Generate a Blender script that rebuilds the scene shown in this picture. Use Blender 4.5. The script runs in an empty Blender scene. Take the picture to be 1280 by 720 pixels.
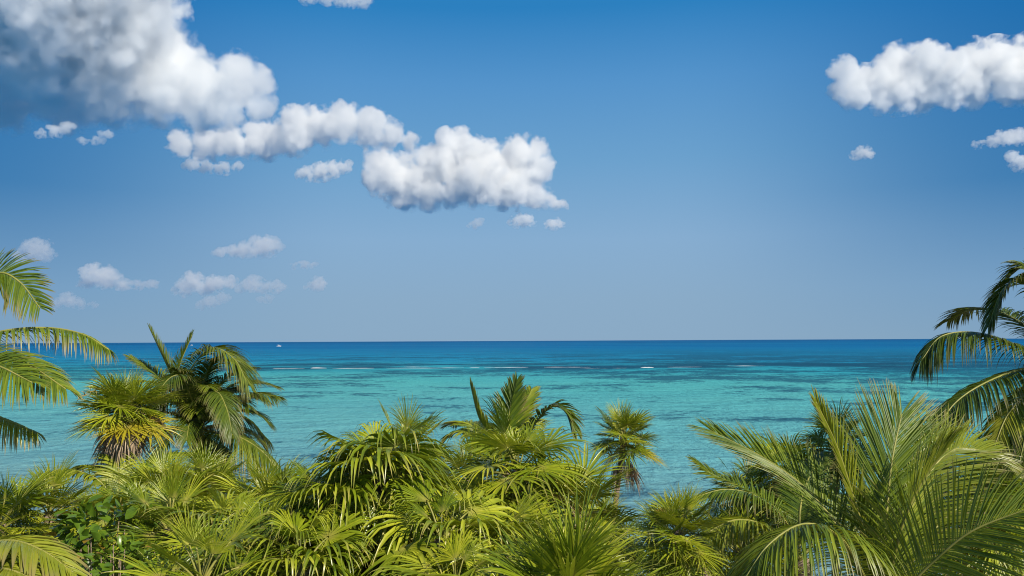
import bpy, bmesh, math, random
from mathutils import Vector, Matrix, noise, Euler
from math import radians as R, sin, cos, pi, atan, atan2, sqrt, exp

S = bpy.context.scene
COL = S.collection
rng = random.Random(7)

# ------------------------------------------------------------------ camera
CAM_H = 9.0
FPX = 1005.0                      # focal length in pixels of the 1280 px wide photograph
cd = bpy.data.cameras.new("camera")
cam = bpy.data.objects.new("camera", cd)
COL.objects.link(cam)
cd.sensor_width = 36.0
cd.lens = 36.0 * FPX / 1280.0
cd.clip_start = 0.05
cd.clip_end = 120000.0
CAM_M = Matrix.Translation((0, 0, CAM_H)) @ Matrix.Rotation(R(90) + atan(66 / FPX), 4, 'X') @ Matrix.Rotation(R(-0.27), 4, 'Z')
cam.matrix_world = CAM_M
S.camera = cam

# ------------------------------------------------------------------ sun, sky, exposure
SUN_ELEV, SUN_ROT = R(39), R(140)     # behind the camera, over its right shoulder
SUN_DIR = Vector((sin(SUN_ROT) * cos(SUN_ELEV), cos(SUN_ROT) * cos(SUN_ELEV), sin(SUN_ELEV)))
sl = bpy.data.lights.new("sun", 'SUN')
sl.energy = 5.0
sl.angle = R(0.5)
sl.color = (1.0, 0.92, 0.76)
so = bpy.data.objects.new("sun", sl)
COL.objects.link(so)
so.rotation_euler = SUN_DIR.to_track_quat('Z', 'Y').to_euler()

W = bpy.data.worlds.new("World")
S.world = W
W.use_nodes = True
wn, wl = W.node_tree.nodes, W.node_tree.links
wn.clear()
w_out = wn.new('ShaderNodeOutputWorld')
w_bg = wn.new('ShaderNodeBackground')
w_sky = wn.new('ShaderNodeTexSky')
w_sky.sky_type = 'NISHITA'
w_sky.sun_disc = False
w_sky.sun_elevation = SUN_ELEV
w_sky.sun_rotation = SUN_ROT
w_sky.altitude = 0
w_sky.air_density = 1.0
w_sky.dust_density = 0.2
w_sky.ozone_density = 1.5
w_bg.inputs['Strength'].default_value = SKY = 0.09
# the low sky over the sea: humid grey-blue at the horizon, deep blue above, a shade deeper away from the view's middle azimuth
w_tc = wn.new('ShaderNodeTexCoord')
w_sep = wn.new('ShaderNodeSeparateXYZ')
wl.new(w_tc.outputs['Generated'], w_sep.inputs[0])
def w_ramp(stops):
    r = wn.new('ShaderNodeValToRGB')
    wl.new(w_sep.outputs[2], r.inputs[0])
    e = r.color_ramp.elements
    while len(e) < len(stops): e.new(0.5)
    for el, (p, c) in zip(e, stops):
        el.position = p; el.color = (*c, 1)
    return r.outputs[0]
def w_map(v, a, b_, lo=0.0, hi=1.0):
    m = wn.new('ShaderNodeMapRange'); m.interpolation_type = 'SMOOTHSTEP'
    wl.new(v, m.inputs[0])
    for i, x in enumerate((a, b_, lo, hi)): m.inputs[i + 1].default_value = x
    return m.outputs[0]
def w_mix(f, a, b_):
    m = wn.new('ShaderNodeMix'); m.data_type = 'RGBA'
    wl.new(f, m.inputs['Factor']); wl.new(a, m.inputs[6]); wl.new(b_, m.inputs[7])
    return m.outputs[2]
mid = w_ramp([(0.0, (.258, .402, .556)), (.05, (.256, .408, .575)), (.124, (.242, .418, .631)), (.22, (.150, .356, .610)), (.309, (.092, .295, .595)), (.39, (.026, .215, .52))])
side = w_ramp([(0.0, (.225, .368, .52)), (.06, (.180, .342, .54)), (.17, (.050, .205, .445)), (.39, (.0008, .140, .420))])
ab = wn.new('ShaderNodeMath'); ab.operation = 'ABSOLUTE'
wl.new(w_sep.outputs[0], ab.inputs[0])
low = w_mix(w_map(ab.outputs[0], 0.18, 0.58, 0.0, 1.0), mid, side)
sc_ = wn.new('ShaderNodeVectorMath'); sc_.operation = 'SCALE'
sc_.inputs['Scale'].default_value = 1.0 / SKY
wl.new(low, sc_.inputs[0])
sky = w_mix(w_map(w_sep.outputs[2], 0.40, 0.75), sc_.outputs[0], w_sky.outputs[0])
wl.new(sky, w_bg.inputs['Color'])
wl.new(w_bg.outputs[0], w_out.inputs['Surface'])

S.view_settings.view_transform = 'Standard'
S.view_settings.look = 'None'
S.view_settings.exposure = 0.0
S.view_settings.gamma = 1.0
S.view_settings.use_curve_mapping = False
S.render.engine = 'CYCLES'
S.cycles.max_bounces = 16
S.cycles.diffuse_bounces = 3
S.cycles.glossy_bounces = 2
S.cycles.transmission_bounces = 4
S.cycles.volume_bounces = 14
S.cycles.transparent_max_bounces = 8
S.cycles.use_denoising = True
S.cycles.filter_width = 1.1

# ------------------------------------------------------------------ helpers
def at(px, py, d):
    """World point seen at photograph pixel (px, py), d metres in front of the camera (along world Y)."""
    v = CAM_M.to_3x3() @ Vector(((px - 640) / FPX, (360 - py) / FPX, -1.0))
    return Vector((0, 0, CAM_H)) + v * (d / v.y)

def tag(o, label=None, cat=None, group=None, kind=None):
    if label: o['label'] = label
    if cat: o['category'] = cat
    if group: o['group'] = group
    if kind: o['kind'] = kind
    return o

def link(name, me, parent=None):
    o = bpy.data.objects.new(name, me)
    COL.objects.link(o)
    if parent is not None: o.parent = parent
    return o

def empty(name, loc):
    o = bpy.data.objects.new(name, None)
    COL.objects.link(o)
    o.location = loc
    o.empty_display_size = 0.2
    return o

def mesh(name, verts, faces, mats=(), mi=None, smooth=True):
    me = bpy.data.meshes.new(name)
    me.from_pydata(verts, [], faces)
    for m in mats: me.materials.append(m)
    if mi: me.polygons.foreach_set('material_index', mi)
    if smooth: me.polygons.foreach_set('use_smooth', [True] * len(me.polygons))
    me.update()
    return me

class NT:
    """Short-hand for building node trees."""
    def __init__(self, name):
        self.m = bpy.data.materials.new(name)
        self.m.use_nodes = True
        self.t = self.m.node_tree
        self.t.nodes.clear()
        self.out = self.t.nodes.new('ShaderNodeOutputMaterial')
    def n(self, kind, **kw):
        nd = self.t.nodes.new('ShaderNode' + kind)
        for k, v in kw.items(): setattr(nd, k, v)
        return nd
    def l(self, a, b): self.t.links.new(a, b)
    def put(self, sock, v):
        if hasattr(v, 'is_linked'): self.l(v, sock)
        elif v is not None: sock.default_value = v
    def math(self, op, a, b=None, c=None, clamp=False):
        nd = self.n('Math', operation=op, use_clamp=clamp)
        for i, v in enumerate((a, b, c)): self.put(nd.inputs[i], v)
        return nd.outputs[0]
    def mix(self, f, a, b, blend='MIX'):
        nd = self.n('Mix', data_type='RGBA', blend_type=blend)
        self.put(nd.inputs['Factor'], f); self.put(nd.inputs[6], a); self.put(nd.inputs[7], b)
        return nd.outputs[2]
    def noise(self, vec, scale, detail=3, rough=0.5, dist=0.0):
        nd = self.n('TexNoise')
        self.put(nd.inputs['Vector'], vec)
        nd.inputs['Scale'].default_value = scale; nd.inputs['Detail'].default_value = detail
        nd.inputs['Roughness'].default_value = rough; nd.inputs['Distortion'].default_value = dist
        return nd.outputs['Fac']
    def step(self, v, a, b, lo=0.0, hi=1.0):
        nd = self.n('MapRange', interpolation_type='SMOOTHSTEP')
        self.put(nd.inputs[0], v)
        for i, x in enumerate((a, b, lo, hi)): nd.inputs[i + 1].default_value = x
        return nd.outputs[0]
    def ramp(self, v, stops):
        nd = self.n('ValToRGB')
        self.put(nd.inputs[0], v)
        e = nd.color_ramp.elements
        while len(e) < len(stops): e.new(0.5)
        for el, (p, c) in zip(e, stops):
            el.position = p; el.color = (*c, 1)
        return nd.outputs[0]
    def scaled(self, vec, s):
        nd = self.n('Mapping')
        self.l(vec, nd.inputs['Vector']); nd.inputs['Scale'].default_value = s
        return nd.outputs[0]
# ------------------------------------------------------------------ water
def water_material():
    b = NT("sea_water")
    geo = b.n('NewGeometry')
    pos = geo.outputs['Position']
    sep = b.n('SeparateXYZ'); b.l(pos, sep.inputs[0])
    x, y = sep.outputs[0], sep.outputs[1]
    wob = b.math('MULTIPLY', b.math('SUBTRACT', b.noise(b.scaled(pos, (1, 1, 1)), 0.010, 4, 0.55), 0.5), 1.0)
    # distance offshore, the reef curving in towards the right
    q = b.math('ADD', y, b.math('MULTIPLY', b.math('MAXIMUM', x, -60.0), 0.30))
    q = b.math('ADD', q, b.math('MULTIPLY', wob, b.math('ADD', 40.0, b.math('MULTIPLY', y, 0.35))))
    lq = b.math('LOGARITHM', b.math('MAXIMUM', q, 10.0), 10.0)       # 1 = 10 m, 4 = 10 km
    f = b.math('DIVIDE', b.math('SUBTRACT', lq, 1.5), 2.5)           # 31 m .. 10 km -> 0..1
    base = b.ramp(f, [(0.00, (0.20, 0.34, 0.37)), (0.12, (0.15, 0.42, 0.45)), (0.30, (0.095, 0.46, 0.46)),
                      (0.36, (0.036, 0.37, 0.45)), (0.44, (0.014, 0.27, 0.46)), (0.62, (0.003, 0.145, 0.35)), (1.0, (0.002, 0.090, 0.27))])
    # long pale and dark bands over deep water
    far = b.noise(b.scaled(pos, (0.15, 1.0, 1.0)), 0.004, 4, 0.6)
    base = b.mix(b.math('MULTIPLY', b.step(f, 0.38, 0.5), b.step(far, 0.4, 0.7, 0.0, 0.45)), base, (0.016, 0.24, 0.42, 1))
    # seagrass beds and coral heads on the bottom
    g1 = b.noise(b.scaled(pos, (0.6, 1.0, 1.0)), 0.030, 8, 0.66, 0.5)
    g2 = b.noise(pos, 0.12, 7, 0.68, 0.4)
    amount = b.math('ADD', b.math('MULTIPLY', b.step(x, -20.0, 120.0), 0.055), b.math('SUBTRACT', b.math('MULTIPLY', b.step(y, 70.0, 240.0), 0.045), 0.015))
    g5 = b.noise(b.scaled(pos, (1.2, 1.0, 1.0)), 0.6, 5, 0.7, 0.3)
    g = b.math('ADD', b.math('ADD', b.math('ADD', b.math('MULTIPLY', g1, 0.46), b.math('MULTIPLY', g2, 0.30)), b.math('MULTIPLY', g5, 0.24)), amount)
    bed = b.math('MULTIPLY', b.step(g, 0.510, 0.575), b.step(f, 0.42, 0.62, 1.0, 0.0))
    base = b.mix(b.math('MULTIPLY', bed, 0.78), base, (0.012, 0.080, 0.15, 1))
    # the reef crest: a thin dark strip
    crest = b.math('MULTIPLY', b.step(b.math('ABSOLUTE', b.math('SUBTRACT', b.math('ADD', y, b.math('MULTIPLY', wob, 60.0)), 285.0)), 10.0, 55.0, 1.0, 0.0), b.step(g1, 0.35, 0.55))
    base = b.mix(b.math('MULTIPLY', crest, 0.7), base, (0.010, 0.075, 0.14, 1))
    # dark shading of surface ripples and gusts painted into the colour, with bottom patches
    g3 = b.noise(b.scaled(pos, (1.6, 0.9, 1.0)), 0.75, 6, 0.74, 0.3)
    g4 = b.noise(b.scaled(pos, (0.35, 1.0, 1.0)), 0.06, 7, 0.70, 0.4)
    k = b.math('ADD', b.math('MULTIPLY', b.step(g3, 0.42, 0.58), 0.6), b.math('MULTIPLY', b.step(g4, 0.42, 0.58), 0.4))
    base = b.mix(b.math('MULTIPLY', k, 0.40), base, b.mix(1.0, base, (0.42, 0.62, 0.80, 1), 'MULTIPLY'))
    # ripples
    r1 = b.noise(b.scaled(pos, (1.0, 0.8, 1.0)), 0.9, 5, 0.65, 0.4)
    r2 = b.noise(b.scaled(pos, (0.5, 1.0, 1.0)), 0.18, 5, 0.65, 0.4)
    hgt = b.math('ADD', b.math('MULTIPLY', r1, 0.40), b.math('MULTIPLY', r2, 1.5))
    bump = b.n('Bump'); bump.inputs['Strength'].default_value = 1.0; bump.inputs['Distance'].default_value = 1.0
    b.l(hgt, bump.inputs['Height'])
    d = b.n('BsdfDiffuse'); b.l(base, d.inputs['Color']); b.l(bump.outputs[0], d.inputs['Normal'])
    gl = b.n('BsdfGlossy'); gl.inputs['Roughness'].default_value = 0.25; b.l(bump.outputs[0], gl.inputs['Normal'])
    fr = b.n('Fresnel'); fr.inputs['IOR'].default_value = 1.33; b.l(bump.outputs[0], fr.inputs['Normal'])
    m = b.n('MixShader'); b.l(b.math('MULTIPLY', fr.outputs[0], 0.15), m.inputs[0])     # a rough sea mirrors only part of the low sky
    b.l(d.outputs[0], m.inputs[1]); b.l(gl.outputs[0], m.inputs[2])
    b.l(m.outputs[0], b.out.inputs['Surface'])
    return b.m

def sheet(name, xs, ys, zf, mat):
    V = [(x, y, zf(x, y)) for y in ys for x in xs]
    n = len(xs)
    F = [(j * n + i, j * n + i + 1, (j + 1) * n + i + 1, (j + 1) * n + i) for j in range(len(ys) - 1) for i in range(n - 1)]
    return link(name, mesh(name, V, F, [mat]))

def spread(a, n): return [math.copysign(abs(t) ** 3, t) * a for t in [(-1 + 2 * i / n) for i in range(n + 1)]]
sea = sheet('water', spread(60000, 24), [20 + 80000 * (i / 24) ** 4 for i in range(25)], lambda x, y: 0.0, water_material())
tag(sea, 'turquoise shallows turning deep blue beyond the reef', 'sea', kind='structure')

def sand_z(x, y):
    """Dune that falls to the beach and on under the water."""
    t = max(0.0, min(1.0, (y - 14) / 22))
    z = 2.6 * (1 - t * t * (3 - 2 * t)) - 0.4 * t
    if y > 36: z -= 0.03 * (y - 36)
    return max(z, -4) + 0.18 * noise.noise(Vector((x * 0.13, y * 0.13, 0)))

b = NT("dune_sand")
pos = b.n('NewGeometry').outputs['Position']
c = b.ramp(b.noise(pos, 0.7, 6, 0.65), [(0.3, (0.09, 0.07, 0.045)), (0.5, (0.22, 0.18, 0.12)), (0.7, (0.40, 0.35, 0.26))])
p = b.n('BsdfPrincipled'); b.l(c, p.inputs['Base Color']); p.inputs['Roughness'].default_value = 0.95
b.l(p.outputs[0], b.out.inputs['Surface'])
ground = sheet('ground', [-60 + 120 * i / 60 for i in range(61)], [-14 + 64 * i / 48 for i in range(49)], sand_z, b.m)
tag(ground, 'sandy dune under the palms, sloping to the beach', 'ground', kind='structure')

# ------------------------------------------------------------------ clouds: each a closed body of real scattering mist
def ico(sub):
    bm = bmesh.new(); bmesh.ops.create_icosphere(bm, subdivisions=sub, radius=1.0)
    v = [x.co.copy() for x in bm.verts]; f = [[q.index for q in t.verts] for t in bm.faces]
    bm.free(); return v, f
ICO3 = ico(3)

def cloud_mat(lobes, u, z0, mfp, ragged, fade, wide, coarse, edge):
    """Mist that is dense inside the lobes (world centre, radius) and frays into billows and wisps at their rims."""
    b = NT("cloud_mist")
    pos = b.n('NewGeometry').outputs['Position']
    F = None
    for c, r in lobes:
        inv = Vector((1 / (r * wide), 1 / r, 1 / r))
        t = b.n('VectorMath', operation='MULTIPLY_ADD'); b.l(pos, t.inputs[0]); t.inputs[1].default_value = inv
        t.inputs[2].default_value = (-c.x * inv.x, -c.y * inv.y, -c.z * inv.z)
        d = b.n('VectorMath', operation='LENGTH'); b.l(t.outputs[0], d.inputs[0])
        k = b.math('SUBTRACT', 1.16, d.outputs['Value'])
        F = k if F is None else b.math('MAXIMUM', F, k)
    sep = b.n('SeparateXYZ'); b.l(pos, sep.inputs[0])
    base = b.math('MULTIPLY_ADD', sep.outputs[2], 1.0 / (edge * u), -z0 / (edge * u) + 0.1)
    F = b.math('MINIMUM', F, base)
    big = max(r for c, r in lobes) / u
    n1 = b.noise(pos, 1 / (min(24, max(8, big * 0.9)) * coarse * u), 6, 0.68, 0.0)
    vo = b.n('TexVoronoi', feature='SMOOTH_F1'); b.l(pos, vo.inputs['Vector'])
    vo.inputs['Scale'].default_value = 1 / (min(12, max(5, big * 0.5)) * coarse * u); vo.inputs['Smoothness'].default_value = 0.4
    vo.inputs['Detail'].default_value = 0.0; vo.inputs['Roughness'].default_value = 0.45
    e = b.math('ADD', b.math('MULTIPLY_ADD', n1, 2.5 * ragged, -1.25 * ragged), b.math('MULTIPLY_ADD', vo.outputs['Distance'], -0.55 * ragged, 0.26 * ragged))
    den = b.step(b.math('ADD', F, e), 0.0, fade, 0.0, 1.0 / mfp)
    v = b.n('VolumeScatter')
    v.inputs['Color'].default_value = (0.993, 0.988, 0.980, 1)
    b.l(den, v.inputs['Density'])
    v.inputs['Anisotropy'].default_value = 0.15
    b.l(v.outputs[0], b.out.inputs['Volume'])
    b.m.cycles.volume_step_rate = 1.2
    return b.m

def cloud(label, lobes, base_py, D, soft=7, seed=0, ragged=1.0, fade=0.34, wide=1.0, bits=0, coarse=1.0, edge=22, wisp=0, levels=0, group='fair weather clouds over the sea'):
    """lobes: (px, py, r_px[, depth factor]) main puffs; base_py: level of the flat base; D: distance in metres."""
    rn = random.Random(seed * 77 + 5)
    u = D / FPX                                            # metres per photograph pixel there
    cx = sum(l[0] for l in lobes) / len(lobes)
    org = at(cx, base_py, D)
    balls = []
    for px, py, r, *k in lobes:
        c = at(px, py, D * (k[0] if k else 1)) - org
        c.y += rn.uniform(-0.5, 0.5) * r * u
        balls.append((c, r * u))
        for _ in range(bits):                              # smaller puffs round each main one
            a = rn.uniform(-0.6, 3.7); r2 = rn.uniform(0.35, 0.6) * r * u
            balls.append((c + Vector((cos(a) * wide * r * u * 1.0, rn.uniform(-.4, .4) * r * u, sin(a) * r * u * 0.75)), r2))
    V, F = [], []
    for c, r in balls:
        o = len(V)
        V += [(c.x + v.x * r * 1.34 * wide, c.y + v.y * r * 1.34, c.z + v.z * r * 1.34) for v in ICO3[0]]
        F += [[i + o for i in f] for f in ICO3[1]]
    me = mesh('cloud', V, F)
    o = link('cloud', me)
    rm = o.modifiers.new('r', 'REMESH'); rm.mode = 'VOXEL'; rm.voxel_size = 3.0 * u * (1 if max(l[2] for l in lobes) > 14 else 0.6)
    me2 = bpy.data.meshes.new_from_object(o.evaluated_get(bpy.context.evaluated_depsgraph_get()))
    o.modifiers.clear(); o.data = me2; me2.name = 'cloud'
    bpy.data.meshes.remove(me)
    off = Vector((seed * 13.7, seed * 5.1, 0))
    out = []
    for vv in me2.vertices:
        p = vv.co + vv.normal * (noise.fractal(vv.co / u / 24 + off, 1.0, 2.1, 3) * 2.0 * u)
        p.z = max(p.z, -7 * u)
        out += [p.x, p.y, p.z]
    me2.vertices.foreach_set('co', out)
    me2.materials.clear(); me2.materials.append(cloud_mat([(c + org, r) for c, r in balls], u, org.z - 2 * u, soft * u, ragged, fade, wide, coarse, edge))
    me2.polygons.foreach_set('use_smooth', [True] * len(me2.polygons)); me2.update()
    o.location = org
    return tag(o, label, 'cloud', group)
cloud('great grey-bellied cloud with a dark blue base, filling the top left corner of the sky',
      [(-120, -60, 120, .875), (0, -90, 124, .865), (110, -80, 90, .90), (-60, 40, 100, .97), (30, 10, 90, .93), (110, 15, 76, .95), (170, 16, 54, .97), (60, 75, 66), (130, 80, 64), (190, 66, 50), (212, 106, 42), (240, 88, 30), (262, 112, 32),
       (300, 108, 32), (324, 106, 22), (285, 138, 24), (250, 142, 22), (325, 132, 20), (-60, 120, 64, 1.14), (10, 118, 54, 1.14), (80, 122, 42, 1.13), (140, 122, 38, 1.10), (190, 128, 28, 1.03)], 162, 2700, seed=3, soft=9, ragged=0.8, coarse=1.5, edge=9)
cloud('long white arched cloud joining the big grey cloud to the middle one',
      [(225, 180, 16), (255, 178, 20), (290, 180, 20), (325, 172, 24), (355, 185, 18), (375, 165, 26), (400, 158, 24), (430, 156, 24), (465, 160, 22), (490, 168, 16), (512, 176, 12)], 192, 3900, seed=4)
cloud('largest white cumulus cloud with bright knobbly lower right end, middle of the sky',
      [(474, 205, 18), (470, 226, 16), (490, 222, 28), (505, 238, 24), (530, 226, 32), (535, 200, 20), (558, 205, 28), (560, 178, 16), (576, 172, 14), (585, 195, 24), (575, 235, 26), (605, 225, 34), (612, 198, 20), (630, 210, 30), (652, 194, 22), (668, 190, 16), (672, 212, 20), (640, 238, 28), (665, 246, 20), (684, 254, 15), (700, 258, 9)], 256, 4300, seed=1)
cloud('left one of two small round clouds under the largest white cumulus', [(646, 277, 7), (655, 275, 8), (663, 278, 5)], 282, 4300, seed=5, bits=2, wide=1.3, ragged=1.25)
cloud('right one of two small round clouds under the largest white cumulus', [(688, 281, 6), (694, 279, 7), (701, 281, 4)], 284, 4300, seed=6, bits=2, wide=1.3, ragged=1.25)
cloud('tiny faint cloud wisp below the middle of the largest white cumulus', [(593, 281, 5), (598, 278, 5)], 284, 3000, seed=7, bits=2, wide=1.3, ragged=1.25, soft=9, wisp=0.04)
cloud('small slanting cloud hanging in the gap below the arched cloud', [(383, 218, 9), (400, 215, 11), (415, 211, 10), (428, 208, 8)], 221, 3000, seed=8, bits=2, wide=1.3, ragged=1.25)
cloud('thin flat cloud strip lying under the left half of the arched cloud', [(240, 204, 8), (258, 209, 8), (278, 211, 8), (298, 209, 6)], 215, 3000, seed=9, bits=2, wide=1.3, ragged=1.25, soft=8)
cloud('wide white cumulus with rounded tops, right edge of the sky',
      [(1054, 92, 18), (1050, 110, 14), (1066, 122, 16), (1078, 104, 22), (1100, 108, 26), (1100, 128, 16), (1124, 80, 26), (1122, 112, 28), (1152, 86, 26), (1155, 112, 26), (1185, 96, 28), (1190, 114, 22), (1216, 78, 24), (1220, 106, 26), (1242, 82, 28), (1250, 108, 24), (1268, 78, 28), (1290, 100, 34), (1310, 80, 40)], 140, 2500, seed=2)
cloud('tiny oval cloud alone below the wide cumulus at the right', [(1070, 194, 6), (1078, 191, 8), (1086, 194, 5)], 197, 2900, seed=10, bits=2, wide=1.3, ragged=1.25, soft=8, wisp=0.02)
cloud('ragged small cloud by the right edge of the photo, the upper of two scraps', [(1222, 181, 5), (1240, 177, 7), (1256, 173, 9), (1275, 170, 10)], 182, 2900, seed=11, bits=2, wide=1.3, ragged=1.25, soft=8, wisp=0.02)
cloud('ragged small cloud by the right edge of the photo, the lower of two scraps', [(1264, 196, 7), (1276, 203, 9), (1290, 202, 9)], 210, 2900, seed=12, bits=2, wide=1.3, ragged=1.25, soft=8, wisp=0.02)
cloud('thin cloud streak cut off by the top edge of the photo', [(385, -4, 10), (410, -4, 10), (435, 0, 10), (452, -3, 10)], 8, 2300, seed=13, bits=2, wide=1.3, ragged=1.25, soft=10, wisp=0.03)
cloud('pale cloud scrap at the left end under the dark base of the big cloud', [(52, 168, 6), (68, 164, 8), (84, 159, 7)], 171, 2000, seed=14, bits=2, wide=1.3, ragged=1.25, soft=9, wisp=0.03)
cloud('torn faint cloud scrap under the middle of the big cloud', [(104, 176, 5), (120, 175, 6), (134, 168, 6)], 181, 2000, seed=15, bits=2, wide=1.3, ragged=1.25, soft=12, wisp=0.05)
low = 'low small clouds far out above the horizon'
cloud('flat based cloud with a forked top, highest of the low far clouds', [(275, 316, 6.6), (292, 314, 8.8), (310, 312, 9.9), (328, 308, 13.3), (340, 305, 8.8)], 321, 8500, seed=16, bits=2, wide=1.3, ragged=1.25, soft=13, wisp=0.010, group=low)
cloud('thin lens shaped cloud right of the forked low cloud', [(368, 333, 4.4), (380, 331, 5.5), (392, 331, 4.4)], 335, 9500, seed=17, bits=2, wide=1.3, ragged=1.25, soft=12, group=low)
cloud('small round low cloud, the rightmost of the far ones', [(390, 360, 5.5), (398, 355, 7.7)], 364, 11000, seed=18, bits=2, wide=1.3, ragged=1.25, soft=12, group=low)
cloud('white low cloud with a bright peak on its left, over the coconut palm', [(228, 362, 8.8), (240, 352, 11.0), (255, 358, 9.9), (272, 354, 9.9), (286, 353, 7.7)], 368, 11000, seed=19, bits=2, wide=1.3, ragged=1.25, soft=12, group=low)
cloud('broken low cloud of two soft lumps left of the round one', [(302, 361, 5.5), (318, 355, 9.9), (330, 360, 6.6), (345, 359, 7.7)], 365, 11000, seed=20, bits=2, wide=1.3, ragged=1.25, soft=16, wisp=0.015, group=low)
cloud('low cloud with a humped left end and a long flat right tail', [(108, 353, 7.7), (122, 343, 12.2), (138, 348, 12.2), (152, 355, 7.7), (172, 356, 6.6), (192, 355, 5.5)], 361, 11000, seed=21, bits=2, wide=1.3, ragged=1.25, soft=12, group=low)
cloud('faint low cloud beside the left palm fronds, under the humped one', [(70, 379, 6.6), (84, 375, 8.8), (98, 380, 6.6), (118, 381, 4.4)], 384, 13000, seed=22, bits=2, wide=1.3, ragged=1.25, soft=18, wisp=0.020, group=low)
cloud('faint ragged cloud strip under the bright peaked low cloud', [(252, 382, 5.5), (266, 377, 7.7), (278, 372, 6.6)], 385, 13000, seed=23, bits=2, wide=1.3, ragged=1.25, soft=18, wisp=0.020, group=low)
cloud('very faint small cloud under the two soft lumps', [(325, 375, 4.4), (335, 374, 5.5)], 379, 13000, seed=24, bits=2, wide=1.3, ragged=1.25, soft=22, wisp=0.025, group=low)
cloud('pale upright cloud behind the top left palm frond', [(30, 322, 9.9), (46, 312, 13.3), (56, 318, 8.8)], 326, 9000, seed=25, bits=2, wide=1.3, ragged=1.25, soft=18, wisp=0.015, group=low)
# ------------------------------------------------------------------ plant materials
def leaf_material(name, dark, mid_, light, tipc, rough=0.29, trans=0.28, spec=0.6, var=0.45):
    """Leaf: hue differs from leaf to leaf (object random) and blade to blade ('tint': x = along the blade, y = random)."""
    b = NT(name)
    at_ = b.n('Attribute', attribute_name='tint')
    sp = b.n('SeparateXYZ'); b.l(at_.outputs['Vector'], sp.inputs[0])
    oi = b.n('ObjectInfo')
    k = b.math('ADD', b.math('MULTIPLY', oi.outputs['Random'], 1 - var), b.math('MULTIPLY', sp.outputs[1], var))
    c = b.ramp(k, [(0.0, dark), (0.5, mid_), (1.0, light)])
    pos = b.n('TexCoord').outputs['Object']
    c = b.mix(b.step(b.noise(pos, 9.0, 4, 0.6), 0.4, 0.75, 0.0, 0.35), c, (*dark, 1))
    c = b.mix(b.math('MULTIPLY', sp.outputs[2], 0.85), c, (*tipc, 1))
    p = b.n('BsdfPrincipled'); b.l(c, p.inputs['Base Color'])
    p.inputs['Roughness'].default_value = rough; p.inputs['Specular IOR Level'].default_value = spec
    t = b.n('BsdfTranslucent'); b.l(b.mix(0.35, c, (0.44, 0.46, 0.02, 1)), t.inputs['Color'])
    m = b.n('MixShader'); m.inputs[0].default_value = trans
    b.l(p.outputs[0], m.inputs[1]); b.l(t.outputs[0], m.inputs[2])
    b.l(m.outputs[0], b.out.inputs['Surface'])
    return b.m

def plain_material(name, stops, scale, rough=0.8, stretch=(1, 1, 1), bumpd=0.0):
    b = NT(name)
    pos = b.n('TexCoord').outputs['Object']
    n = b.noise(b.scaled(pos, stretch), scale, 5, 0.65)
    p = b.n('BsdfPrincipled'); b.l(b.ramp(n, stops), p.inputs['Base Color']); p.inputs['Roughness'].default_value = rough
    if bumpd:
        bu = b.n('Bump'); bu.inputs['Distance'].default_value = bumpd; b.l(n, bu.inputs['Height']); b.l(bu.outputs[0], p.inputs['Normal'])
    b.l(p.outputs[0], b.out.inputs['Surface'])
    return b.m

STRAW = (0.36, 0.26, 0.13)
M_FAN = leaf_material('fan_leaf_green', (0.035, 0.085, 0.008), (0.275, 0.350, 0.016), (0.64, 0.64, 0.045), (0.60, 0.50, 0.14))
M_FANY = leaf_material('fan_leaf_yellowing', (0.34, 0.32, 0.02), (0.50, 0.42, 0.03), (0.60, 0.44, 0.03), (0.36, 0.25, 0.12))
M_COCO = leaf_material('coconut_leaf_green', (0.045, 0.100, 0.010), (0.19, 0.265, 0.016), (0.46, 0.48, 0.035), (0.36, 0.26, 0.11), rough=0.42)
M_COCOY = leaf_material('coconut_leaf_yellowing', (0.19, 0.24, 0.02), (0.32, 0.36, 0.03), (0.46, 0.44, 0.05), (0.36, 0.25, 0.14))
M_COCO_DARK_SHADE = leaf_material('dark_shade_coconut_leaf', (0.038, 0.076, 0.010), (0.125, 0.180, 0.014), (0.30, 0.34, 0.028), (0.30, 0.22, 0.10), rough=0.36, trans=0.22)  # darker greens; crown shade painted into the right-edge palm's leaves
M_UNDER_SHADED = leaf_material('undergrowth_leaf_shaded', (0.018, 0.040, 0.008), (0.050, 0.085, 0.012), (0.11, 0.14, 0.02), (0.20, 0.14, 0.07))  # dark greens put the shade between the palms into the leaf colour
M_DEAD = leaf_material('dead_leaf_straw', (0.26, 0.18, 0.11), (0.46, 0.34, 0.23), (0.60, 0.48, 0.36), (0.30, 0.21, 0.13), rough=0.9, trans=0.1, spec=0.1)
M_BROAD = leaf_material('broad_leaf_green', (0.07, 0.15, 0.014), (0.16, 0.27, 0.022), (0.30, 0.38, 0.03), (0.35, 0.20, 0.03))
M_STALK = plain_material('leaf_stalk_yellow', [(0.3, (0.22, 0.24, 0.04)), (0.7, (0.40, 0.36, 0.09))], 6, 0.5)
M_BARK = plain_material('palm_bark', [(0.3, (0.11, 0.075, 0.05)), (0.5, (0.27, 0.20, 0.14)), (0.72, (0.42, 0.33, 0.25))], 7, 0.9, (1, 1, 3.5), 0.02)
M_FLOWER = plain_material('flower_stalk', [(0.3, (0.40, 0.30, 0.06)), (0.7, (0.55, 0.36, 0.10))], 8, 0.7)

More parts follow.
